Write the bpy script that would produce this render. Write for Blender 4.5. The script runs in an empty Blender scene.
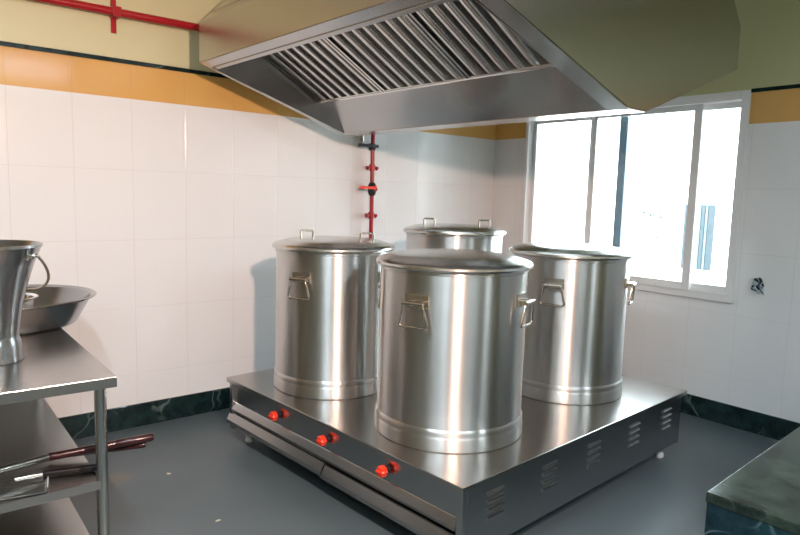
import bpy, bmesh, math, random
from mathutils import Vector, Matrix
random.seed(7)
sc = bpy.context.scene
COL = sc.collection
PI = math.pi
R = math.radians

# ---------------------------------------------------------------- materials
def new_mat(name):
    m = bpy.data.materials.new(name); m.use_nodes = True
    nt = m.node_tree; nt.nodes.clear()
    o = nt.nodes.new('ShaderNodeOutputMaterial')
    b = nt.nodes.new('ShaderNodeBsdfPrincipled')
    nt.links.new(b.outputs[0], o.inputs[0])
    return m, nt, b

def N(nt, t, **kw):
    n = nt.nodes.new(t)
    for k, v in kw.items(): setattr(n, k, v)
    return n

def math_node(nt, op, a, b=None, c=None):
    n = N(nt, 'ShaderNodeMath', operation=op)
    for i, v in enumerate((a, b, c)):
        if v is None: continue
        if isinstance(v, (int, float)): n.inputs[i].default_value = v
        else: nt.links.new(v, n.inputs[i])
    return n.outputs[0]

def mix_col(nt, f, a, b):
    n = N(nt, 'ShaderNodeMix', data_type='RGBA')
    if isinstance(f, (int, float)): n.inputs[0].default_value = f
    else: nt.links.new(f, n.inputs[0])
    for i, v in ((6, a), (7, b)):
        if isinstance(v, tuple): n.inputs[i].default_value = (*v, 1)
        else: nt.links.new(v, n.inputs[i])
    return n.outputs[2]

def plain(name, col, rough=.5, metal=0, noise=0.0, scale=8, bump=0, spec=.5):
    m, nt, b = new_mat(name)
    b.inputs['Roughness'].default_value = rough
    b.inputs['Metallic'].default_value = metal
    b.inputs['Specular IOR Level'].default_value = spec
    if noise or bump:
        tc = N(nt, 'ShaderNodeTexCoord'); nz = N(nt, 'ShaderNodeTexNoise')
        nz.inputs['Scale'].default_value = scale; nz.inputs['Detail'].default_value = 5
        nt.links.new(tc.outputs['Object'], nz.inputs['Vector'])
        c2 = tuple(min(1, c * (1 + noise)) for c in col); c1 = tuple(c * (1 - noise) for c in col)
        nt.links.new(mix_col(nt, nz.outputs[0], c1, c2), b.inputs['Base Color'])
        if bump:
            bp = N(nt, 'ShaderNodeBump'); bp.inputs['Strength'].default_value = bump; bp.inputs['Distance'].default_value = .01
            nt.links.new(nz.outputs[0], bp.inputs['Height']); nt.links.new(bp.outputs[0], b.inputs['Normal'])
    else:
        b.inputs['Base Color'].default_value = (*col, 1)
    return m

def steel(name, col=(.56, .55, .53), rough=.3, aniso=0, radial=False, wav=.1, brush=(1, 1, 60), wscale=3, rot=0.0):
    """brushed stainless: streaky roughness, faint dents"""
    m, nt, b = new_mat(name)
    b.inputs['Metallic'].default_value = 1
    tc = N(nt, 'ShaderNodeTexCoord'); mp = N(nt, 'ShaderNodeMapping')
    mp.inputs['Scale'].default_value = brush
    nt.links.new(tc.outputs['Object'], mp.inputs['Vector'])
    nz = N(nt, 'ShaderNodeTexNoise'); nz.inputs['Scale'].default_value = 6; nz.inputs['Detail'].default_value = 4
    nt.links.new(mp.outputs[0], nz.inputs['Vector'])
    big = N(nt, 'ShaderNodeTexNoise'); big.inputs['Scale'].default_value = wscale; big.inputs['Detail'].default_value = 0
    nt.links.new(tc.outputs['Object'], big.inputs['Vector'])
    c1 = tuple(c * .93 for c in col)
    nt.links.new(mix_col(nt, math_node(nt, 'MULTIPLY_ADD', nz.outputs[0], .5, math_node(nt, 'MULTIPLY', big.outputs[0], .5)), c1, tuple(min(1, c * 1.06) for c in col)), b.inputs['Base Color'])
    rg = math_node(nt, 'MULTIPLY_ADD', nz.outputs[0], .04, rough - .02)
    nt.links.new(rg, b.inputs['Roughness'])
    if wav:
        bp = N(nt, 'ShaderNodeBump'); bp.inputs['Strength'].default_value = wav; bp.inputs['Distance'].default_value = .02
        nt.links.new(big.outputs[0], bp.inputs['Height']); nt.links.new(bp.outputs[0], b.inputs['Normal'])
    if aniso:
        b.inputs['Anisotropic'].default_value = aniso
        b.inputs['Anisotropic Rotation'].default_value = rot
        if radial:
            tg = N(nt, 'ShaderNodeTangent'); tg.direction_type = 'RADIAL'; tg.axis = 'Z'
            nt.links.new(tg.outputs[0], b.inputs['Tangent'])
    return m

ZB, ZO, ZS = 2.159, 2.371, .156
def tiled_wall(name, axis, off, paint, white):
    """glazed wall tiles 346 x 450 mm with one orange border course, oil paint above"""
    m, nt, b = new_mat(name)
    g = N(nt, 'ShaderNodeNewGeometry'); sp = N(nt, 'ShaderNodeSeparateXYZ')
    nt.links.new(g.outputs['Position'], sp.inputs[0])
    h = sp.outputs[axis]; z = sp.outputs[2]
    u = math_node(nt, 'DIVIDE', math_node(nt, 'SUBTRACT', h, off), .3458)
    w = math_node(nt, 'DIVIDE', math_node(nt, 'SUBTRACT', z, ZB), .45)
    def near(t, wd):
        f = math_node(nt, 'FRACT', math_node(nt, 'ADD', t, 100.5))
        d = math_node(nt, 'ABSOLUTE', math_node(nt, 'SUBTRACT', f, .5))
        mr = N(nt, 'ShaderNodeMapRange'); mr.inputs[1].default_value = 0; mr.inputs[2].default_value = wd
        mr.inputs[3].default_value = 1; mr.inputs[4].default_value = 0
        nt.links.new(d, mr.inputs[0]); return mr.outputs[0]
    isp = math_node(nt, 'GREATER_THAN', z, ZO)
    iso = math_node(nt, 'GREATER_THAN', z, ZB)
    nv = math_node(nt, 'SUBTRACT', 1, iso)
    grv = near(u, .010); grh = math_node(nt, 'MULTIPLY', near(w, .007), nv)
    gr = math_node(nt, 'MULTIPLY', math_node(nt, 'MAXIMUM', grv, grh), math_node(nt, 'SUBTRACT', 1, isp))
    nz = N(nt, 'ShaderNodeTexNoise'); nz.inputs['Scale'].default_value = 1.5
    nt.links.new(g.outputs['Position'], nz.inputs['Vector'])
    wcol = mix_col(nt, nz.outputs[0], white, tuple(c * 1.03 for c in white))
    ocol = mix_col(nt, nz.outputs[0], (.68, .39, .12), (.74, .43, .14))
    c = mix_col(nt, iso, wcol, ocol)
    c = mix_col(nt, math_node(nt, 'MULTIPLY', gr, .2), c, (.42, .37, .33))
    c = mix_col(nt, isp, c, paint)
    nt.links.new(c, b.inputs['Base Color'])
    nt.links.new(math_node(nt, 'MULTIPLY_ADD', isp, .3, .13), b.inputs['Roughness'])
    # every tile sits very slightly differently; joints are pressed in
    fl = N(nt, 'ShaderNodeTexNoise'); fl.inputs['Scale'].default_value = 1.1
    nt.links.new(g.outputs['Position'], fl.inputs['Vector'])
    hgt = math_node(nt, 'ADD', math_node(nt, 'MULTIPLY', gr, -.6), math_node(nt, 'MULTIPLY', fl.outputs[0], .25))
    bp = N(nt, 'ShaderNodeBump'); bp.inputs['Strength'].default_value = .35; bp.inputs['Distance'].default_value = .006
    nt.links.new(hgt, bp.inputs['Height']); nt.links.new(bp.outputs[0], b.inputs['Normal'])
    return m

def marble(name, dark=(.006, .018, .017), mid=(.018, .05, .044), vein=(.30, .40, .36), rough=.12, amount=.5, vs=4.0):
    m, nt, b = new_mat(name)
    g = N(nt, 'ShaderNodeNewGeometry')
    nz = N(nt, 'ShaderNodeTexNoise'); nz.inputs['Scale'].default_value = 11; nz.inputs['Detail'].default_value = 8; nz.inputs['Roughness'].default_value = .65
    nt.links.new(g.outputs['Position'], nz.inputs['Vector'])
    rmp = N(nt, 'ShaderNodeMapRange'); rmp.inputs[1].default_value = .35; rmp.inputs[2].default_value = .7
    nt.links.new(nz.outputs[0], rmp.inputs[0])
    base = mix_col(nt, rmp.outputs[0], dark, mid)
    wp = N(nt, 'ShaderNodeTexNoise'); wp.inputs['Scale'].default_value = 2.2; wp.inputs['Detail'].default_value = 3
    nt.links.new(g.outputs['Position'], wp.inputs['Vector'])
    va = N(nt, 'ShaderNodeVectorMath', operation='MULTIPLY_ADD')
    nt.links.new(wp.outputs[1], va.inputs[0]); va.inputs[1].default_value = (.5, .5, .5)
    nt.links.new(g.outputs['Position'], va.inputs[2])
    vo = N(nt, 'ShaderNodeTexVoronoi', feature='DISTANCE_TO_EDGE'); vo.inputs['Scale'].default_value = vs
    nt.links.new(va.outputs[0], vo.inputs['Vector'])
    mr = N(nt, 'ShaderNodeMapRange'); mr.inputs[1].default_value = 0; mr.inputs[2].default_value = .035
    mr.inputs[3].default_value = 1; mr.inputs[4].default_value = 0
    nt.links.new(vo.outputs[0], mr.inputs[0])
    n2 = N(nt, 'ShaderNodeTexNoise'); n2.inputs['Scale'].default_value = 3.1
    nt.links.new(g.outputs['Position'], n2.inputs['Vector'])
    m2 = N(nt, 'ShaderNodeMapRange'); m2.inputs[1].default_value = .5; m2.inputs[2].default_value = .68
    nt.links.new(n2.outputs[0], m2.inputs[0])
    f = math_node(nt, 'MULTIPLY', math_node(nt, 'MULTIPLY', mr.outputs[0], m2.outputs[0]), amount)
    nt.links.new(mix_col(nt, f, base, vein), b.inputs['Base Color'])
    b.inputs['Roughness'].default_value = rough
    return m

def floor_mat():
    m, nt, b = new_mat('polished_grey_stone')
    g = N(nt, 'ShaderNodeNewGeometry')
    a = N(nt, 'ShaderNodeTexNoise'); a.inputs['Scale'].default_value = 1.6; a.inputs['Detail'].default_value = 6
    c = N(nt, 'ShaderNodeTexNoise'); c.inputs['Scale'].default_value = 26; c.inputs['Detail'].default_value = 4
    for n in (a, c): nt.links.new(g.outputs['Position'], n.inputs['Vector'])
    f = math_node(nt, 'MULTIPLY_ADD', a.outputs[0], .8, math_node(nt, 'MULTIPLY', c.outputs[0], .25))
    col = mix_col(nt, f, FLOOR_A, FLOOR_B)
    # one dried brown spill near the table leg
    d = N(nt, 'ShaderNodeVectorMath', operation='DISTANCE'); nt.links.new(g.outputs['Position'], d.inputs[0])
    d.inputs[1].default_value = (-3.754, -.74, 0)
    dd = math_node(nt, 'MULTIPLY_ADD', c.outputs[0], .10, d.outputs['Value'])
    mr = N(nt, 'ShaderNodeMapRange'); mr.inputs[1].default_value = .07; mr.inputs[2].default_value = .15
    mr.inputs[3].default_value = .55; mr.inputs[4].default_value = 0
    nt.links.new(dd, mr.inputs[0])
    col = mix_col(nt, mr.outputs[0], col, (.19, .14, .09))
    nt.links.new(col, b.inputs['Base Color'])
    nt.links.new(math_node(nt, 'MULTIPLY_ADD', c.outputs[0], .12, .34), b.inputs['Roughness'])
    bp = N(nt, 'ShaderNodeBump'); bp.inputs['Strength'].default_value = .06; bp.inputs['Distance'].default_value = .005
    nt.links.new(c.outputs[0], bp.inputs['Height']); nt.links.new(bp.outputs[0], b.inputs['Normal'])
    return m

def glass_mat():
    m = bpy.data.materials.new('window_glass'); m.use_nodes = True
    nt = m.node_tree; nt.nodes.clear()
    o = nt.nodes.new('ShaderNodeOutputMaterial'); t = nt.nodes.new('ShaderNodeBsdfTransparent')
    t.inputs[0].default_value = (.93, .96, .96, 1)
    g = nt.nodes.new('ShaderNodeBsdfGlossy'); g.inputs['Roughness'].default_value = .02
    fr = nt.nodes.new('ShaderNodeFresnel'); fr.inputs[0].default_value = 1.45
    mx = nt.nodes.new('ShaderNodeMixShader')
    nt.links.new(fr.outputs[0], mx.inputs[0]); nt.links.new(t.outputs[0], mx.inputs[1]); nt.links.new(g.outputs[0], mx.inputs[2])
    nt.links.new(mx.outputs[0], o.inputs[0])
    return m

FLOOR_A, FLOOR_B = (.058, .080, .088), (.108, .136, .146)
WHITE = (.79, .785, .785)
M = dict(
    wall_left=tiled_wall('glazed_tiles_left', 0, -4.1162, (.62, .60, .37), WHITE),
    wall_right=tiled_wall('glazed_tiles_right', 1, -2.0341, (.50, .50, .27), WHITE),  # upper paint darker than on the left: dimmer light put in the colour
    rear=plain('distempered_plaster', (.30, .235, .12), .8, noise=.05, scale=2),
    ceil=plain('whitewashed_ceiling', (.75, .74, .70), .9, noise=.03, scale=2),
    floor=floor_mat(),
    marble=marble('green_marble_skirting', (.004, .011, .012), (.013, .036, .034), (.25, .33, .31), .12, .55),
    marble_top=marble('green_marble_slab', (.006, .012, .009), (.050, .074, .055), (.16, .19, .15), .17, .4, 11),
    marble_panel=marble('blue_green_marble_panel', (.004, .012, .020), (.020, .062, .076), (.24, .38, .39), .14, .9, 6),
    alu=plain('white_powder_coat', (.80, .80, .80), .35),
    dark_alu=plain('slate_grey_metal', (.07, .105, .13), .4, .2),
    glass=glass_mat(),
    pot=steel('turned_steel', (.60, .59, .575), .34, .97, True, .05, (1, 1, 4), 2.5, .25),
    lid=steel('spun_lid_steel', (.64, .63, .61), .24, .4, True, .05, (1, 1, 1), 4, .25),
    hood=steel('hood_sheet_steel', (.52, .51, .49), .24, 0, False, 0, (1, 3, 1), 1.5),
    hood_in=steel('hood_inner_sheet', (.45, .445, .44), .22, 0, False, 0, (1, 2, 1), 2),
    baffle=steel('baffle_steel', (.63, .62, .60), .20, 0, False, .0, (1, 1, 1), 2),
    stove_top=steel('hot_plate_steel', (.50, .485, .465), .23, 0, False, 0, (1, 3, 1), 3),
    stove=steel('range_sheet_steel', (.46, .46, .46), .24, 0, False, .0, (1, 1, 1), 2),
    table=steel('table_sheet_steel', (.52, .50, .48), .26, 0, False, 0, (3, 1, 1), 2.5),
    tube=steel('steel_tube', (.60, .58, .55), .22, 0, False, 0, (1, 1, 1), 4),
    vessel=steel('hammered_vessel_steel', (.40, .41, .42), .24, .6, True, .10, (1, 1, 4), 5, .25),
    bright=steel('bright_steel', (.68, .68, .67), .14, 0, False, .05, (1, 1, 1), 6),
    handle=steel('wire_handle_steel', (.62, .58, .52), .24, 0, False, 0, (1, 1, 1), 6),
    dark=plain('dark_gap', (.012, .012, .013), .6),
    red=plain('red_enamel_pipe', (.36, .006, .012), .28, noise=.1, scale=6),
    red_knob=plain('red_plastic_knob', (.80, .045, .015), .3),
    iron=plain('blackened_iron', (.025, .026, .03), .4, .4),
    brass=plain('brass', (.55, .38, .14), .3, 1),
    nylon=plain('white_nylon', (.75, .75, .70), .5),
    maroon=plain('maroon_handle', (.030, .005, .006), .22, noise=.15, scale=12),
    black_grip=plain('black_grip', (.006, .005, .005), .45, spec=.15),
    paper=plain('paper_scrap', (.62, .55, .42), .8),
    foil=plain('crumpled_foil', (.62, .68, .74), .35, .3),
    copper=plain('blue_wire', (.04, .12, .22), .4),
    stucco=plain('white_render', (.82, .82, .82), .9, noise=.03, scale=1),
    shutter=plain('blue_shutter', (.018, .032, .040), .6),
    shutter_pale=plain('pale_shutter', (.07, .09, .10), .6),
    ground=plain('pale_concrete', (.62, .62, .60), .9, noise=.05, scale=1),
    leaf=plain('leaf', (.020, .045, .022), .7, spec=.1),
    twig=plain('twig', (.12, .08, .05), .8),
)

# ---------------------------------------------------------------- mesh helpers
def bm_new(): return bmesh.new()

def link(name, bm, mat, parent=None, smooth=None, bevel=0, mat_world=None):
    me = bpy.data.meshes.new(name)
    bmesh.ops.recalc_face_normals(bm, faces=bm.faces)
    bm.to_mesh(me); bm.free()
    me.materials.append(mat)
    o = bpy.data.objects.new(name, me); COL.objects.link(o)
    if parent: o.parent = parent
    if smooth:
        for p in me.polygons: p.use_smooth = True
        me.set_sharp_from_angle(angle=R(smooth))
    if bevel:
        b = o.modifiers.new('bevel', 'BEVEL'); b.width = bevel; b.segments = 2; b.limit_method = 'ANGLE'; b.angle_limit = R(35)
    return o

def box(bm, lo, hi):
    x0, y0, z0 = lo; x1, y1, z1 = hi
    v = [bm.verts.new(c) for c in ((x0, y0, z0), (x1, y0, z0), (x1, y1, z0), (x0, y1, z0), (x0, y0, z1), (x1, y0, z1), (x1, y1, z1), (x0, y1, z1))]
    for f in ((3, 2, 1, 0), (4, 5, 6, 7), (0, 1, 5, 4), (1, 2, 6, 5), (2, 3, 7, 6), (3, 0, 4, 7)): bm.faces.new([v[i] for i in f])
    return v

def prism(bm, poly, axis_from, axis_to, axis=1):
    """extrude a 2-D polygon (a,b) along an axis; axis=1: a->x, b->z"""
    def P(a, b, t):
        if axis == 1: return (a, t, b)
        if axis == 0: return (t, a, b)
        return (a, b, t)
    A = [bm.verts.new(P(a, b, axis_from)) for a, b in poly]
    B = [bm.verts.new(P(a, b, axis_to)) for a, b in poly]
    n = len(poly)
    bm.faces.new(A); bm.faces.new(B[::-1])
    for i in range(n): bm.faces.new((A[i], A[(i + 1) % n], B[(i + 1) % n], B[i]))

def lathe(bm, prof, seg=64, at=(0, 0, 0)):
    rings = []
    for r, z in prof:
        if r < 1e-5: rings.append([bm.verts.new((at[0], at[1], at[2] + z))])
        else: rings.append([bm.verts.new((at[0] + r * math.cos(2 * PI * i / seg), at[1] + r * math.sin(2 * PI * i / seg), at[2] + z)) for i in range(seg)])
    for a, b in zip(rings, rings[1:]):
        for i in range(seg):
            j = (i + 1) % seg
            if len(a) == 1 and len(b) == 1: continue
            if len(a) == 1: bm.faces.new((a[0], b[i], b[j]))
            elif len(b) == 1: bm.faces.new((a[i], a[j], b[0]))
            else: bm.faces.new((a[i], a[j], b[j], b[i]))

def tube(bm, pts, r, seg=12, cap=True, closed=False):
    pts = [Vector(p) for p in pts]; n = len(pts); rings = []
    ref = None
    for i, p in enumerate(pts):
        if closed: t = (pts[(i + 1) % n] - pts[i - 1]).normalized()
        else: t = (pts[min(i + 1, n - 1)] - pts[max(i - 1, 0)]).normalized()
        if ref is None: ref = t.orthogonal().normalized()
        ref = (ref - t * ref.dot(t)).normalized(); w = t.cross(ref)
        rr = r[i] if isinstance(r, (list, tuple)) else r
        k = 1.0
        rings.append([bm.verts.new(p + (ref * math.cos(2 * PI * s / seg) + w * math.sin(2 * PI * s / seg)) * rr * k) for s in range(seg)])
    m = n if closed else n - 1
    for i in range(m):
        a = rings[i]; b = rings[(i + 1) % n]
        for s in range(seg): bm.faces.new((a[s], a[(s + 1) % seg], b[(s + 1) % seg], b[s]))
    if cap and not closed:
        bm.faces.new(rings[0][::-1]); bm.faces.new(rings[-1])

def rounded(pts, rad, k=5, closed=False):
    pts = [Vector(p) for p in pts]; n = len(pts); out = []
    for i in range(n):
        if not closed and i in (0, n - 1): out.append(pts[i]); continue
        a, b, c = pts[i - 1], pts[i], pts[(i + 1) % n]
        d1 = (a - b); d2 = (c - b)
        q = min(rad, d1.length * .45, d2.length * .45)
        p1 = b + d1.normalized() * q; p2 = b + d2.normalized() * q
        for j in range(k + 1):
            t = j / k; out.append(p1 * (1 - t) ** 2 + b * 2 * t * (1 - t) + p2 * t * t)
    return out

def empty(name, label, cat, loc=(0, 0, 0), rz=0, group=None):
    o = bpy.data.objects.new(name, None); COL.objects.link(o)
    o.location = loc; o.rotation_euler = (0, 0, rz); o.empty_display_size = .1
    o['label'] = label; o['category'] = cat; o['kind'] = 'thing'
    if group: o['group'] = group
    return o

def tag(o, label, cat, group=None):
    o['label'] = label; o['category'] = cat; o['kind'] = 'thing'
    if group: o['group'] = group
    return o

def struct(o, label=None):
    o['kind'] = 'structure'
    if label: o['label'] = label
    return o

# ---------------------------------------------------------------- the room
XW, YS, H = -7.0, -6.6, 3.15
WY0, WY1, WZ0, WZ1 = -2.352, -.395, .895, 2.39          # window opening in the right wall
T = .22
bm = bm_new(); box(bm, (XW - T, YS - T, -.1), (T, T, 0)); struct(link('floor', bm, M['floor']))
bm = bm_new(); box(bm, (XW - T, YS - T, H), (T, T, H + .12)); struct(link('ceiling', bm, M['ceil']))
bm = bm_new(); box(bm, (XW - T, 0, 0), (T, T, H)); struct(link('wall_left', bm, M['wall_left']))
bm = bm_new()
box(bm, (0, YS - T, 0), (T, WY0, H)); box(bm, (0, WY1, 0), (T, 0, H))
box(bm, (0, WY0, 0), (T, WY1, WZ0)); box(bm, (0, WY0, WZ1), (T, WY1, H))
struct(link('wall_right', bm, M['wall_right']))
bm = bm_new(); box(bm, (XW, YS - T, 0), (0, YS, H)); struct(link('wall_rear', bm, M['rear']))
bm = bm_new(); box(bm, (XW - T, YS - T, 0), (XW, 0, H)); struct(link('wall_side', bm, M['rear']))
bm = bm_new(); box(bm, (XW, -.014, 0), (0, 0, ZS)); struct(link('baseboard_left', bm, M['marble'], bevel=.003))
bm = bm_new(); box(bm, (-.014, YS, 0), (0, -.014, ZS)); struct(link('baseboard_right', bm, M['marble'], bevel=.003))
bm = bm_new(); box(bm, (XW, -.012, ZO), (0, 0, ZO + .026)); struct(link('trim_1', bm, M['marble'], bevel=.002))
bm = bm_new(); box(bm, (-.012, YS, ZO), (0, WY0, ZO + .026)); box(bm, (-.012, WY1, ZO), (0, -.012, ZO + .026)); struct(link('trim_2', bm, M['marble'], bevel=.002))

# window_1: white aluminium sliding window
win = bpy.data.objects.new('window_1', None); COL.objects.link(win); struct(win, 'white framed sliding window in the right wall, daylight behind')
win.location = (0, 0, 0)
fw = .055
bm = bm_new()
box(bm, (-.022, WY0, WZ0), (T + .01, WY0 + fw, WZ1)); box(bm, (-.022, WY1 - fw * .6, WZ0), (T + .01, WY1, WZ1))
box(bm, (-.022, WY0 + fw, WZ0), (T + .01, WY1 - fw * .6, WZ0 + .05)); box(bm, (-.022, WY0 + fw, WZ1 - .06), (T + .01, WY1 - fw * .6, WZ1))
link('window_frame', bm, M['alu'], win, bevel=.004)
bm = bm_new()
box(bm, (-.03, WY0 + .03, WZ0 + .05), (-.018, WY1 - .03, WZ0 + .062)); box(bm, (.03, WY0 + fw, WZ0 + .05), (.036, WY1 - .03, WZ0 + .075))
link('sill_track', bm, M['alu'], win)
def sash(y0, y1, x, stile0, stile1, mat1=None):
    z0, z1 = WZ0 + .055, WZ1 - .062
    b = bm_new()
    box(b, (x, y0, z0), (x + .028, y0 + stile0, z1)); box(b, (x, y1 - stile1, z0), (x + .028, y1, z1))
    box(b, (x, y0 + stile0, z0), (x + .028, y1 - stile1, z0 + .05)); box(b, (x, y0 + stile0, z1 - .045), (x + .028, y1 - stile1, z1))
    s = link('sash', b, M['alu'], win, bevel=.003)
    b = bm_new(); box(b, (x + .011, y0 + stile0 - .005, z0 + .045), (x + .016, y1 - stile1 + .005, z1 - .04))
    link('glass_pane', b, M['glass'], s)
sash(-1.095, -.43, .045, .05, .04)
sash(-2.02, -1.10, .005, .062, .03)
sash(-2.30, -1.985, .045, .02, .03)
bm = bm_new(); box(bm, (.078, -1.375, WZ0 + .05), (.098, -1.305, WZ1 - .06)); link('interlock_stile', bm, M['dark_alu'], win)

# ---------------------------------------------------------------- cooking range (local u,v frame)
S = Vector((-2.9225, -2.5698, 0)); TH = .05904
def to_world(u, v, z=0, th=TH):
    c, s = math.cos(th), math.sin(th)
    return Vector((S.x + u * c - v * s, S.y + u * s + v * c, z))
D, W, HS = 2.122, 1.985, .423
stove = empty('cooking_range', 'low square stainless steel cooking range with three red knobs under the hood', 'stove', S, TH)
bm = bm_new()
box(bm, (-.015, -.012, HS - .030), (D, W, HS))
link('top_plate', bm, M['stove_top'], stove, bevel=.004)
def side_panel():
    b = bm_new(); box(b, (.03, 0, .095), (D - .085, .02, HS - .03)); return b
sp_ = link('side_panel', side_panel(), M['stove'], stove, bevel=.002)
# pressed louvres, five groups of four
for uc in (.215, .625, 1.03, 1.46, 1.866):
    b = bm_new()
    for k in range(4):
        z = .222 + k * .037
        prof = [(0.0, z), (-.0035, z + .001), (-.009, z + .012), (-.006, z + .018), (0, z + .020)]
        prism(b, prof, uc - .055, uc + .055, axis=0)
    link('louvre_vent', b, M['stove'], sp_)
bm = bm_new()
box(bm, (.0, .0, .09), (.03, .035, HS - .03)); link('corner_post', bm, M['stove'], stove, bevel=.003)
bm = bm_new()
box(bm, (.0, W - .05, .09), (.03, W - .012, HS - .03)); link('corner_post', bm, M['stove'], stove, bevel=.003)
bm = bm_new(); box(bm, (D - .085, 0, .09), (D - .05, .035, HS - .03)); link('corner_post', bm, M['stove'], stove, bevel=.003)
bm = bm_new(); box(bm, (.018, .035, .235), (.030, W - .05, HS - .03)); link('front_panel', bm, M['stove'], stove)
bm = bm_new()
box(bm, (.03, W - .035, .095), (D - .035, W - .015, HS - .03)); link('rear_side_panel', bm, M['stove'], stove)
bm = bm_new()
box(bm, (D - .05, .035, .095), (D - .035, W - .035, HS - .03)); link('back_panel', bm, M['stove'], stove)
bm = bm_new(); box(bm, (.03, .022, .10), (D - .055, W - .04, .115)); link('base_sheet', bm, M['stove'], stove)
# upper ledge under the knobs
bm = bm_new()
prism(bm, [(.030, .214), (-.004, .214), (-.008, .218), (-.006, .228), (.014, .264), (.018, .267), (.030, .267)], .036, W - .051, axis=1)
link('front_ledge', bm, M['stove'], stove)
# two pull-out drip trays
def tray(v0, v1, dz=0):
    b = bm_new()
    prism(b, [(.40, .125 + dz), (-.008, .125 + dz), (-.018, .130 + dz), (-.020, .138 + dz), (-.018, .152 + dz), (.004, .196 + dz), (.010, .200 + dz), (.016, .197 + dz), (.020, .190 + dz), (.020, .140 + dz), (.40, .140 + dz)], v0, v1, axis=1)
    return b
link('drip_tray', tray(.036, .955, -.010), M['stove'], stove)
link('drip_tray', tray(.962, W - .010), M['stove'], stove)
for v in (.484, .957, 1.424):
    b = bm_new()
    mtx = Matrix.Translation((.018, v, .325)) @ Matrix.Rotation(-PI / 2, 4, 'Y')
    tmp = bm_new()
    lathe(tmp, [(0, 0), (.017, 0), (.017, .006), (.010, .008), (.010, .026), (0, .026)], 24)
    bmesh.ops.transform(tmp, matrix=mtx, verts=tmp.verts)
    me = bpy.data.meshes.new('t'); tmp.to_mesh(me); tmp.free(); b.from_mesh(me); bpy.data.meshes.remove(me)
    spn = link('valve_spindle', b, M['dark'], stove, smooth=40)
    b = bm_new()
    seg = 40; prof = [(0, .020), (.024, .020), (.026, .024), (.026, .044), (.022, .050), (.010, .050), (.008, .052), (0, .052)]
    lathe(b, prof, seg)
    for vv in b.verts:
        rr = math.hypot(vv.co.x, vv.co.y)
        if rr > .02:
            a = math.atan2(vv.co.y, vv.co.x); f = 1 + .09 * math.cos(8 * a); vv.co.x *= f; vv.co.y *= f
    box(b, (-.004, -.020, .050), (.004, .020, .058))
    bmesh.ops.transform(b, matrix=mtx, verts=b.verts)
    link('control_knob', b, M['red_knob'], stove, smooth=40)['label'] = 'red knob'
for u, v in ((.10, .09), (D - .155, .07), (.10, W - .09), (D - .20, W - .09)):
    b = bm_new(); lathe(b, [(0, .03), (.016, .03), (.016, .11), (0, .11)], 20)
    bmesh.ops.translate(b, vec=(u, v, 0), verts=b.verts)
    l = link('leg', b, M['tube'], stove, smooth=40)
    b = bm_new(); lathe(b, [(0, 0), (.026, 0), (.028, .006), (.028, .022), (.020, .034), (0, .034)], 24)
    bmesh.ops.translate(b, vec=(u, v, 0), verts=b.verts)
    link('foot_cap', b, M['nylon'], l, smooth=40)['label'] = 'white foot'

# ---------------------------------------------------------------- stock pots
def pot_body_bm(h):
    b = bm_new()
    lathe(b, [(0, .004), (.345, .004), (.352, 0), (.3575, .005), (.3575, .060), (.3555, .066), (.3535, .070), (.3535, .076), (.3555, .081), (.356, .088), (.3555, .095), (.3525, .101),
              (.348, .106), (.3475, .30), (.348, .55), (.347, h - .06), (.347, h - .03), (.352, h - .026), (.352, h - .010), (.347, h - .004), (.345, h), (.340, h),
              (.340, .03), (0, .03)], 96)
    return b
def lid_bm(h):
    b = bm_new()
    lathe(b, [(0, h + .052), (.12, h + .050), (.24, h + .046), (.285, h + .041), (.305, h + .036), (.325, h + .028), (.350, h + .022), (.364, h + .016), (.371, h + .008), (.372, h - .002), (.367, h - .010),
              (.358, h - .010), (.357, h + .003), (.30, h + .022), (0, h + .040)], 96)
    return b
def wire_handle(ang, z, rad=.349):
    """trapezoid wire loop hung from a small bracket; returns (loop bm, bracket bm)"""
    o = Vector((math.cos(ang), math.sin(ang), 0)); t = Vector((-math.sin(ang), math.cos(ang), 0)); up = Vector((0, 0, 1))
    P = lambda a, b_, c_: o * (rad + a) + t * b_ + up * (z + c_)
    lb = bm_new()
    tube(lb, rounded([P(.034, -.046, .0), P(.024, -.072, -.112), P(.024, .072, -.112), P(.034, .046, .0)], .02, 5, closed=True), .0065, 10, closed=True)
    bb = bm_new()
    def quadbox(a0, a1, b0, b1, c0, c1):
        vs = box(bb, (0, 0, 0), (1, 1, 1))
        for v in vs:
            v.co = P(a0 + (a1 - a0) * v.co.x, b0 + (b1 - b0) * v.co.y, c0 + (c1 - c0) * v.co.z)
    quadbox(-.012, .003, -.058, .058, -.022, .038)
    for s in (-1, 1): quadbox(0, .040, s * .030 - .009, s * .030 + .009, -.010, .010)
    tube(bb, [P(.036, -.052, .0), P(.036, .052, 0)], .010, 12)
    return lb, bb
def lid_handle_bm(h, x, y, ang, w=.076, hh=.052):
    b = bm_new(); d = Vector((math.cos(ang), math.sin(ang), 0)); c = Vector((x, y, h))
    tube(b, rounded([c - d * w / 2 + Vector((0, 0, .025)), c - d * w / 2 + Vector((0, 0, .035 + hh)), c + d * w / 2 + Vector((0, 0, .035 + hh)), c + d * w / 2 + Vector((0, 0, .025))], .008, 3), .0065, 8)
    return b
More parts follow.
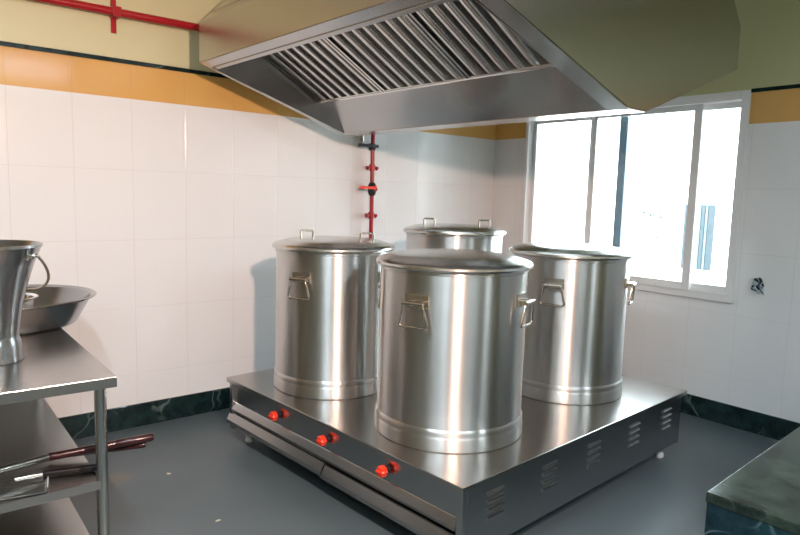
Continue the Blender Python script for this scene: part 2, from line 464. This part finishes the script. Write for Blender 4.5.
def make_pot(label, u, v, h, a0, lid_handles, wide=1.0):
    o = empty('stock_pot', label, 'pot', to_world(u, v, HS), TH, 'stock pots on the cooking range')
    link('body', pot_body_bm(h), M['pot'], o, smooth=30)
    l = link('lid', lid_bm(h), M['lid'], o, smooth=30)
    for x, y, ang in lid_handles: link('lid_handle', lid_handle_bm(h, x, y, ang), M['handle'], l, smooth=40)
    for k in range(4):
        lb, bb = wire_handle(R(a0 + 90 * k), .690)
        hd = link('handle', lb, M['handle'], o, smooth=50)
        link('bracket', bb, M['handle'], hd, smooth=40)
    o.scale = (wide, wide, 1)
    return o
make_pot('steel stock pot nearest the front corner of the range, in front of the other three', .474, .529, .850, -164, [], 1.06)
make_pot('steel stock pot at the left end of the range, nearest the red pipe', .450, 1.500, .855, -158, [(-.083, .17, R(-42)), (.12, -.17, R(-42))])
make_pot('steel stock pot at the right of the range, in front of the window', 1.540, .530, .855, -161, [])
make_pot('steel stock pot mostly hidden behind the front pot, its lid raised above the rest', 1.540, 1.500, .925, -150, [(-.13, .13, R(-46)), (.13, -.17, R(-40))])

# ---------------------------------------------------------------- exhaust hood
HT = .025
hood = empty('exhaust_hood', 'large stainless steel extractor hood with sloping baffle filters above the range', 'hood', (S.x, S.y, 0), HT)
u0, u1, u2, u3, z0, zb, z4, v0, v1 = -.162, .907, 1.065, 2.062, 2.374, 2.034, 2.607, -.094, 2.174
zt, ut0, ut1 = 2.97, .185, 1.715
fl0 = .092                                         # flange width along the slope
sl = (zb - z0) / (u1 - u0)
ua = u0 + .095; za = z0 + sl * (ua - u0)           # inner edge of the left flange
ur = u3 - .095; zr = z0 + (zb - z0) / (u2 - u3) * (ur - u3)
va, vb = v0 + .105, v1 - .045
def quad(b, pts): b.faces.new([b.verts.new(p) for p in pts])
bm = bm_new()
# outer skin
outer = [(u0, z0), (u0, z4), (ut0, zt), (ut1, zt), (u3, z4), (u3, z0)]
for (a, b_) in zip(outer, outer[1:]):
    quad(bm, [(a[0], v0, a[1]), (b_[0], v0, b_[1]), (b_[0], v1, b_[1]), (a[0], v1, a[1])])
ends = [(u0, z0), (u0, z4), (ut0, zt), (ut1, zt), (u3, z4), (u3, z0), (u2, zb), (u1, zb)]
for v in (v0, v1): quad(bm, [(a, v, z) for a, z in ends])
shell = link('shell', bm, M['hood'], hood)
sd = shell.modifiers.new('sheet', 'SOLIDIFY'); sd.thickness = .003; sd.offset = -1
# flange round the two openings, one mesh each
def flange(side):
    b = bm_new()
    if side == 0: A, B, I = (u0, z0), (u1, zb), (ua, za)
    else: A, B, I = (u3, z0), (u2, zb), (ur, zr)
    e = .003
    def q(p0, p1, va_, vb_):
        quad(b, [(p0[0], va_, p0[1] - e), (p1[0], va_, p1[1] - e), (p1[0], vb_, p1[1] - e), (p0[0], vb_, p0[1] - e)])
    q(A, I, v0, v1); q(I, B, v0, va); q(I, B, vb, v1)
    return b
for s in (0, 1):
    o = link('rim_flange', flange(s), M['hood_in'], hood)
    sd = o.modifiers.new('sheet', 'SOLIDIFY'); sd.thickness = .004; sd.offset = 0
# drip channel along the bottom
bm = bm_new(); box(bm, (u1, v0 - .004, zb - .006), (u2, v1 + .004, zb + .004)); link('drip_channel', bm, M['hood_in'], hood, bevel=.002)
# recess walls, lower plates, filters
FB = (u1 - .215, zb + .196); FA = R(29)
def mir(u, side): return u if side == 0 else (u1 + u2) - u
uf_top = ua - .02
zf_top = FB[1] + (FB[0] - uf_top) * math.tan(FA)
for side in (0, 1):
    b = bm_new(); m_ = lambda u: mir(u, side)
    quad(b, [(m_(u1), va - .01, zb), (m_(FB[0]), va - .01, FB[1]), (m_(FB[0]), vb + .01, FB[1]), (m_(u1), vb + .01, zb)])
    o = link('lower_plate', b, M['hood_in'], hood)
    sd = o.modifiers.new('sheet', 'SOLIDIFY'); sd.thickness = .003; sd.offset = 0
    for v in (va - .008, vb + .008):
        b = bm_new()
        quad(b, [(m_(ua - .03), v, za), (m_(uf_top - .01), v, zf_top + .02), (m_(FB[0]), v, FB[1] + .02), (m_(u1), v, zb)])
        o = link('recess_end', b, M['hood_in'], hood)
        sd = o.modifiers.new('sheet', 'SOLIDIFY'); sd.thickness = .003; sd.offset = 0
    b = bm_new(); quad(b, [(m_(ua - .03), va - .01, za), (m_(ua - .03), vb + .01, za), (m_(ua - .03), vb + .01, zf_top + .02), (m_(ua - .03), va - .01, zf_top + .02)])
    o = link('recess_back', b, M['hood_in'], hood)
    sd = o.modifiers.new('sheet', 'SOLIDIFY'); sd.thickness = .003; sd.offset = 0
    # ledge that carries the filters
    b = bm_new()
    tube(b, [(m_(FB[0] + .002), va - .005, FB[1] - .004), (m_(FB[0] + .002), vb + .005, FB[1] - .004)], .008, 8)
    link('filter_rail', b, M['bright'], hood, smooth=40)
    L = math.hypot(FB[0] - uf_top, zf_top - FB[1])
    du, dz = math.cos(FA), -math.sin(FA)            # down the slope
    nu, nz_ = -math.sin(FA), -math.cos(FA)          # out of the filter, downwards
    span = (vb - va) / 3
    for k in range(3):
        b = bm_new(); f0 = vb - (k + 1) * span + .006; f1 = vb - k * span - .006
        def F(s, v, n): # s along slope from top, n out of plane
            uu = uf_top + du * s + nu * n; zz = zf_top + dz * s + nz_ * n
            return (m_(uu), v, zz)
        def slab(s0, s1, a, c, n0, n1):
            vs = box(b, (0, 0, 0), (1, 1, 1))
            for q in vs: q.co = F(s0 + (s1 - s0) * q.co.x, a + (c - a) * q.co.y, n0 + (n1 - n0) * q.co.z)
        slab(0, L, f0, f0 + .016, -.03, .006); slab(0, L, f1 - .016, f1, -.03, .006)
        slab(0, .016, f0, f1, -.03, .004); slab(L - .014, L, f0, f1, -.03, .004)
        nb = 7; pitch = (f1 - f0 - .032) / nb
        for i in range(nb):
            c0 = f0 + .016 + pitch * (i + .5)
            # inverted-U baffle: rounded strip
            w = pitch * .31
            prof = [(-w, -.020), (-w, -.004), (-w * .75, .002), (0, .004), (w * .75, .002), (w, -.004), (w, -.020)]
            A = [b.verts.new(F(.012, c0 + a, n)) for a, n in prof]; B_ = [b.verts.new(F(L - .012, c0 + a, n)) for a, n in prof]
            for j in range(len(prof) - 1): b.faces.new((A[j], A[j + 1], B_[j + 1], B_[j]))
            b.faces.new(A); b.faces.new(B_[::-1])
        # rear row of baffles closing the gaps
        for i in range(nb + 1):
            c0 = f0 + .016 + pitch * i
            slab(.012, L - .012, max(f0, c0 - pitch * .33), min(f1, c0 + pitch * .33), -.034, -.030)
        link('baffle_filter', b, M['baffle'], hood, smooth=50)
bm = bm_new(); box(bm, (.55, .7, zt), (1.35, 1.4, H)); link('duct', bm, M['hood'], hood)

# ---------------------------------------------------------------- gas pipe on the left wall
gas = empty('gas_pipe', 'red gas pipe running along the left wall with a riser of red valves', 'pipe', (-1.54, -.06, .0))
def g(x, y, z): return (x + 1.54, y + .06, z)
bm = bm_new(); tube(bm, rounded([g(-6.9, -.06, 2.655), g(-1.54, -.06, 2.665), g(-1.54, -.06, 2.3)], .05), .024, 16); link('supply_pipe', bm, M['red'], gas, smooth=50)
bm = bm_new(); tube(bm, [g(-1.54, -.06, 2.32), g(-1.532, -.06, .32)], .017, 16); link('riser_pipe', bm, M['red'], gas, smooth=50)
bm = bm_new(); tube(bm, rounded([g(-1.532, -.06, .36), g(-1.532, -.06, .27), g(-1.54, -.47, .27)], .05), .017, 14); link('inlet_elbow', bm, M['red'], gas, smooth=50)
def clip(x, z0_, z1_, zc):
    b = bm_new(); box(b, g(x - .016, -.014, z0_), g(x + .016, -.001, z1_)); box(b, g(x - .026, -.09, zc - .03), g(x + .026, -.012, zc + .03)); return b
for x in (-3.524, -5.6): link('pipe_clamp', clip(x, 2.545, 2.745, 2.66), M['red'], gas, bevel=.003)
def wing_clamp(z):
    b = bm_new()
    tube(b, [g(-1.54 - .05, -.06, z - .006), g(-1.54 - .02, -.06, z + .006), g(-1.54 + .02, -.06, z + .006), g(-1.54 + .05, -.06, z - .006)], [.018, .010, .010, .018], 12)
    box(b, g(-1.562, -.05, z - .014), g(-1.518, -.001, z + .014))
    tube(b, [g(-1.54, -.06, z - .028), g(-1.54, -.06, z + .028)], .024, 14)
    return b
for z in (1.815, 1.424): link('pipe_clamp', wing_clamp(z), M['red'], gas, smooth=45)
bm = bm_new(); tube(bm, [g(-1.537, -.06, 1.585), g(-1.537, -.06, 1.60), g(-1.537, -.06, 1.63), g(-1.537, -.06, 1.655), g(-1.537, -.06, 1.68), g(-1.537, -.06, 1.695)], [.020, .030, .036, .036, .030, .020], 16)
tube(bm, [g(-1.537, -.06, 1.64), g(-1.537, -.115, 1.64)], .016, 12)
vb_ = link('valve_body', bm, M['iron'], gas, smooth=45); vb_['label'] = 'black valve body'
bm = bm_new(); box(bm, g(-1.70, -.118, 1.640), g(-1.552, -.108, 1.662)); box(bm, g(-1.556, -.120, 1.632), g(-1.532, -.106, 1.668)); link('valve_lever', bm, M['red_knob'], vb_, bevel=.003)['label'] = 'red lever'
bm = bm_new(); tube(bm, [g(-1.546, -.06, 1.955), g(-1.546, -.06, 2.01)], .028, 14)
tube(bm, [g(-1.546, -.06, 1.985), g(-1.546, -.10, 1.985)], .014, 12); vt = link('valve_body', bm, M['iron'], gas, smooth=45)
bm = bm_new(); box(bm, g(-1.715, -.112, 1.975), g(-1.515, -.098, 2.000)); link('valve_lever', bm, M['iron'], vt, bevel=.003)['label'] = 'black lever'
bm = bm_new(); tube(bm, rounded([g(-1.625, -.03, 2.28), g(-1.625, -.03, 2.025)], .01), .011, 12); tube(bm, [g(-1.625, -.03, 2.02), g(-1.625, -.03, 2.05)], .016, 12); box(bm, g(-1.64, -.03, 2.25), g(-1.61, -.001, 2.29)); link('hose_tail', bm, M['tube'], gas, smooth=45)

# ---------------------------------------------------------------- work table at the left
TZ = .872; TR = -.02
tab = empty('work_table', 'stainless steel work table with two lower shelves at the left wall', 'table', (-4.032, -1.760, 0), TR)
# local: +x to the right, +y towards the wall
TW, TD = 1.15, 1.55
bm = bm_new(); box(bm, (-TW, 0, TZ - .042), (0, TD, TZ)); link('tabletop', bm, M['table'], tab, bevel=.002)
for x, y in ((-.052, .045), (-TW + .05, .045), (-.052, TD - .05), (-TW + .05, TD - .05)):
    b = bm_new(); tube(b, [(x, y, .02), (x, y, TZ - .03)], .022, 20); l = link('leg', b, M['tube'], tab, smooth=40)
    b = bm_new(); tube(b, [(x, y, 0), (x, y, .03)], .027, 20); link('foot_cap', b, M['iron'], l, smooth=40)
for z in (.457, .13):
    b = bm_new()
    prism(b, [(.022, z - .035), (.022, z), (TD - .03, z), (TD - .03, z - .035), (TD - .033, z - .035), (TD - .033, z - .004), (.025, z - .004), (.025, z - .035)], -TW + .03, -.062, axis=0)
    link('shelf', b, M['table'], tab)

# bucket
bk = empty('bucket', 'tall flared steel bucket with a wire bail at the front of the work table', 'bucket', (-4.385, -1.245, TZ), 0)
bm = bm_new()
lathe(bm, [(0, .012), (.112, .012), (.116, 0), (.120, .004), (.116, .04), (.113, .085), (.108, .095), (.106, .11), (.112, .16), (.125, .24), (.145, .32), (.170, .40), (.197, .468), (.204, .476), (.204, .486), (.197, .488),
           (.191, .482), (.162, .40), (.137, .32), (.117, .24), (.100, .12), (.098, .05), (0, .05)], 72)
link('body', bm, M['vessel'], bk, smooth=30)
for a in (R(-46), R(134)):
    b = bm_new(); d = Vector((math.cos(a), math.sin(a), 0)); t = Vector((-d.y, d.x, 0))
    for s in (-1, 1): tube(b, [d * .190 + t * s * .02 + Vector((0, 0, .432)), d * .207 + t * s * .014 + Vector((0, 0, .450))], .008, 8)
    tube(b, rounded([d * .198 + t * .02 + Vector((0, 0, .447)), d * .226 + t * .012 + Vector((0, 0, .445)), d * .226 - t * .012 + Vector((0, 0, .445)), d * .198 - t * .02 + Vector((0, 0, .447))], .01, 3), .006, 8)
    link('ear', b, M['bright'], bk, smooth=45)
bm = bm_new(); d = Vector((math.cos(R(-46)), math.sin(R(-46)), 0)); t = Vector((-d.y, d.x, 0))
pts = []
for i in range(25):
    a = PI * i / 24
    # bail fallen towards the wall: half hoop tilted down behind the bucket
    rr = .228
    p = d * (rr * math.cos(a)) + (t * .93 - Vector((0, 0, .80))) * (rr * .98 * math.sin(a)) + Vector((0, 0, .445))
    pts.append(p)
tube(bm, pts, .006, 10); link('bail', bm, M['handle'], bk, smooth=60)

# wide basin and the small bowl in it
bs = empty('basin', 'wide shallow steel basin behind the bucket on the work table', 'basin', (-4.205, -.50, TZ), 0)
bm = bm_new()
lathe(bm, [(0, 0), (.290, 0), (.302, .004), (.312, .014), (.335, .055), (.365, .110), (.380, .136), (.398, .146), (.406, .144), (.408, .150), (.402, .154), (.378, .144), (.359, .112), (.328, .058), (.305, .022), (.295, .012), (0, .012)], 80)
link('body', bm, M['vessel'], bs, smooth=30)
sb = empty('small_bowl', 'small steel bowl lying inside the wide basin behind the bucket', 'bowl', (-4.235, -.68, TZ + .055), 0)
bm = bm_new()
lathe(bm, [(0, 0), (.06, 0), (.085, .02), (.103, .06), (.113, .105), (.126, .112), (.130, .118), (.124, .122), (.108, .115), (.098, .06), (.08, .026), (.055, .010), (0, .010)], 56)
link('body', bm, M['bright'], sb, smooth=30)

# utensils on the middle shelf
MZ = .457
def utensil(name, label, tip, neck, end, rs, rh, hm, head=None, group=None):
    tip, neck, end = Vector(tip), Vector(neck), Vector(end)
    o = empty(name, label, 'utensil', tip, 0, group)
    b = bm_new(); tube(b, [Vector((0, 0, 0)), (neck - tip) * .5, neck - tip], [rs * .9, rs, rs], 14); 
    if head:
        d = (neck - tip).normalized(); sx = Vector((-d.y, d.x, 0)).normalized()
        prof = [(-.0, .3), (-.05, .75), (-.13, 1), (-.20, .9), (-.24, .5)]
        n = d.cross(sx)
        up = [b.verts.new(d * a + sx * w * head + n * .0035) for a, w in prof] + [b.verts.new(d * a - sx * w * head + n * .0035) for a, w in prof[::-1]]
        dn = [b.verts.new(v.co - n * .006) for v in up]
        b.faces.new(up); b.faces.new(dn[::-1])
        for i in range(len(up)): b.faces.new((up[i], up[(i + 1) % len(up)], dn[(i + 1) % len(up)], dn[i]))
    link('shaft', b, M['bright'], o, smooth=50)
    b = bm_new(); L = end - neck; d = L.normalized()
    ln = L.length
    st = [0, .02, .04, .05, .6, .62, .64, .97, 1.0]; rr = [rh * .95, rh, rh, rh * .96, rh * 1.02, rh * .90, rh * 1.05, rh * 1.05, rh * .8]
    tube(b, [neck - tip + d * (ln * s - (.003 if s == 0 else 0)) for s in st], [r for r in rr], 16); link('grip', b, hm, o, smooth=50)
    return o
utensil('ladle', 'long steel ladle with thick maroon handle sticking out past the table leg, upper of two', (-4.50, -1.585, .522), (-4.233, -1.519, .512), (-3.845, -1.600, .535), .0155, .0165, M['maroon'], group='utensils on the middle shelf')
utensil('ladle', 'shorter maroon handled ladle lying just under the long one on the shelf', (-4.492, -1.487, .486), (-4.218, -1.436, .481), (-3.870, -1.575, .498), .010, .013, M['maroon'], group='utensils on the middle shelf')
utensil('ladle', 'thin ladle with black grip lying on the middle shelf behind the steel blade', (-4.36, -1.568, MZ + .014), (-4.262, -1.578, MZ + .0145), (-4.066, -1.640, MZ + .015), .009, .0135, M['black_grip'], group='utensils on the middle shelf')
tn = empty('turner', 'wide flat bright steel turner blade at the front edge of the middle shelf', 'utensil', (-4.36, -1.66, MZ), R(-12), 'utensils on the middle shelf')
bm = bm_new(); prism(bm, [(-.30, .004), (.085, .004), (.093, .010), (.096, .024), (.092, .025), (.088, .013), (.083, .008), (-.30, .008)], -.055, .055, axis=1)
link('blade', bm, M['bright'], tn, smooth=30)
bm = bm_new(); tube(bm, [(-.29, 0, .016), (-.60, 0, .03)], .011, 12); link('grip', bm, M['black_grip'], tn, smooth=40)

# ---------------------------------------------------------------- marble counter, right foreground
ct = empty('counter', 'dark green marble counter in the right foreground', 'counter', (-2.856, -3.50, 0), R(2.8))
CZ = .75
bm = bm_new(); box(bm, (0, -1.3, CZ - .032), (2.70, 0, CZ)); link('worktop', bm, M['marble_top'], ct, bevel=.005)
for (a, b_) in ((-.40, -.004), (-.785, -.403), (-1.29, -.788)):
    b = bm_new(); box(b, (.004, a, 0), (.04, b_, CZ - .032)); link('facing_panel', b, M['marble_panel'], ct, bevel=.002)
bm = bm_new(); box(bm, (.04, -.05, 0), (2.68, -.004, CZ - .032)); link('back_panel', bm, M['marble_panel'], ct)

# ---------------------------------------------------------------- small things
ol = empty('wall_outlet', 'torn open wiring hole with foil and wires right of the window', 'outlet', (0, -2.508, 1.047), 0)
bm = bm_new()
for i in range(10):
    a = 2 * PI * i / 10
ring = []
prof = [(random.uniform(.75, 1.05), 2 * PI * i / 14) for i in range(14)]
A = [bm.verts.new((-.004, .045 * r * math.cos(a), .062 * r * math.sin(a))) for r, a in prof]; B_ = [bm.verts.new((.0, .045 * r * math.cos(a), .062 * r * math.sin(a))) for r, a in prof]
bm.faces.new(A); bm.faces.new(B_[::-1])
for i in range(14): bm.faces.new((A[i], A[(i + 1) % 14], B_[(i + 1) % 14], B_[i]))
link('hole', bm, M['iron'], ol)  # flat dark disc on the wall, the hole's shade put in its colour
bm = bm_new()
for i in range(30):
    cy, cz = random.uniform(-.035, .035), random.uniform(-.055, .045)
    vs = [bm.verts.new((-random.uniform(.004, .03), cy + random.uniform(-.02, .02), cz + random.uniform(-.022, .022))) for _ in range(3)]
    bm.faces.new(vs)
fo = link('foil', bm, M['foil'], ol); sd = fo.modifiers.new('sheet', 'SOLIDIFY'); sd.thickness = .0015
for k in range(3):
    b = bm_new(); y = (-.02, .0, .022)[k]
    tube(b, rounded([(-.003, y, .02), (-.03, y + .01, .01 - .02 * k), (-.035, y - .012, -.03), (-.006, y - .02, -.055)], .02), .004, 8); link('wire', b, (M['copper'], M['nylon'], M['copper'])[k], ol, smooth=50)

def scrap(label, loc, s):
    b = bm_new(); pr = [(random.uniform(.6, 1.1), 2 * PI * i / 7) for i in range(7)]
    A = [b.verts.new((s * r * math.cos(a), s * .7 * r * math.sin(a), .001 + random.uniform(0, .006))) for r, a in pr]
    B2 = [b.verts.new((v.co.x, v.co.y, v.co.z - .001)) for v in A]
    b.faces.new(A); b.faces.new(B2[::-1])
    for i in range(7): b.faces.new((A[i], A[(i + 1) % 7], B2[(i + 1) % 7], B2[i]))
    o = link('food_scrap', b, M['paper'], None); o.location = loc
    tag(o, label, 'scrap', 'scraps on the floor')
scrap('pale scrap on the grey floor left of the range, nearer the baseboard', (-3.517, -.849, 0), .016)
scrap('pale scrap on the grey floor left of the range, nearer the work table leg', (-3.511, -1.499, 0), .018)

# ---------------------------------------------------------------- outside the window
bm = bm_new(); box(bm, (T, -9, -.9), (14, 13, -.8)); struct(link('ground', bm, M['ground']))
nb = empty('neighbouring_building', 'sunlit white building seen through the window', 'building', (6.0, 1.2, -.8), 0)
bm = bm_new(); box(bm, (.02, -7, 0), (3.0, 9, 5.2)); link('facade', bm, M['stucco'], nb)
bm = bm_new(); box(bm, (-.25, -7.2, 5.2), (3.2, 9.2, 5.35)); link('roof_slab', bm, M['stucco'], nb)
def shut(y0, y1, m):
    b = bm_new(); box(b, (-.03, y0 - 1.2, .48 + .8), (.0199, y1 - 1.2, 1.575 + .8)); link('shutter', b, m, nb)
shut(.80, 1.03, M['shutter']); shut(.745, .79, M['shutter_pale']); shut(.68, .735, M['shutter']); shut(.63, .67, M['shutter_pale']); shut(.53, .62, M['shutter'])
bush = empty('shrub', 'sparse leafy twigs outside the window, washed out by daylight', 'plant', (2.6, -.1, -.8), 0)
bm = bm_new(); tips = []
for y, z in ((.52, 1.52), (.40, 1.46), (-.03, 1.42), (-.13, 1.45), (-.26, 1.44), (-.33, 1.44), (-.30, 1.18)):
    p = Vector((random.uniform(-.05, .05), y + .1, z + .8)); tips.append(p)
    tube(bm, [Vector((random.uniform(-.05, .05), .05 + y * .3, 0)), Vector((0, .1 + y * .6, (z + .8) * .55)), p], [.006, .004, .002], 6)
link('stem', bm, M['twig'], bush)
bm = bm_new()
for p in tips:
    for i in range(5):
        c = p + Vector([random.uniform(-.03, .03) for _ in range(3)]); a = Vector([random.uniform(-1, 1) for _ in range(3)]).normalized(); t = a.orthogonal().normalized()
        l_, w_ = random.uniform(.03, .05), .016
        bm.faces.new([bm.verts.new(q) for q in (c - a * l_, c + t * w_, c + a * l_, c - t * w_)])
link('foliage', bm, M['leaf'], bush)

# ---------------------------------------------------------------- light
def area(name, loc, rot, sx, sy, power, col):
    l = bpy.data.lights.new(name, 'AREA'); l.shape = 'RECTANGLE'; l.size = sx; l.size_y = sy; l.energy = power; l.color = col
    o = bpy.data.objects.new(name, l); COL.objects.link(o); o.location = loc; o.rotation_euler = rot; return o
# added cool fill lights under the ceiling, out of view
FILL_POWER = 56
for i, (x, y) in enumerate(((-5.9, -4.6), (-4.6, -3.1), (-3.3, -5.3), (-1.7, -5.9))):
    area('ceiling_fill', (x, y, H - .06), (0, 0, R(90) * (i % 2)), 1.3, .12, FILL_POWER, (.76, .90, 1.0))
# warm lamp hanging beside the photographer
l = bpy.data.lights.new('warm_lamp', 'SPOT'); l.energy = 380; l.color = (1.0, .69, .56); l.shadow_soft_size = .05
l.spot_size = R(110); l.spot_blend = .65
o = bpy.data.objects.new('warm_lamp', l); COL.objects.link(o); o.location = (-4.02, -4.2, 2.26)
o.rotation_euler = (Vector((-3.1, 0, 1.2)) - Vector(o.location)).to_track_quat('-Z', 'Y').to_euler()
# sun on the far side of the house, lighting the neighbouring building
l = bpy.data.lights.new('sun', 'SUN'); l.energy = 6; l.angle = R(.5); l.color = (1, .97, .93)
o = bpy.data.objects.new('sun', l); COL.objects.link(o); o.rotation_euler = Vector((.62, .18, -.76)).to_track_quat('-Z', 'Y').to_euler()
# daylight portal in the window opening
pt = area('daylight_portal', (T + .02, (WY0 + WY1) / 2, (WZ0 + WZ1) / 2), (0, R(90), 0), WZ1 - WZ0, WY1 - WY0, 1, (1, 1, 1)); pt.data.cycles.is_portal = True

w = bpy.data.worlds.new('sky'); sc.world = w; w.use_nodes = True
bg = w.node_tree.nodes['Background']; bg.inputs[0].default_value = (.82, .93, 1, 1); bg.inputs[1].default_value = 14.0

# ---------------------------------------------------------------- camera
f, yaw, pitch, roll = 636.4766, .87855, -.11473, .0286
fwd = Vector((math.cos(pitch) * math.cos(yaw), math.cos(pitch) * math.sin(yaw), math.sin(pitch)))
r = fwd.cross(Vector((0, 0, 1))).normalized(); u = r.cross(fwd)
r2 = r * math.cos(roll) + u * math.sin(roll); up2 = -r * math.sin(roll) + u * math.cos(roll)
cd = bpy.data.cameras.new('camera'); cd.sensor_width = 36; cd.lens = f / 800 * 36; cd.clip_start = .05
cam = bpy.data.objects.new('camera', cd); COL.objects.link(cam)
mw = Matrix((r2, up2, -fwd)).transposed().to_4x4(); mw.translation = Vector((-4.7291, -4.30109, 1.60571)); cam.matrix_world = mw
sc.camera = cam
sc.view_settings.view_transform = 'Standard'; sc.view_settings.look = 'None'; sc.view_settings.gamma = 1
sc.view_settings.exposure = 0.1
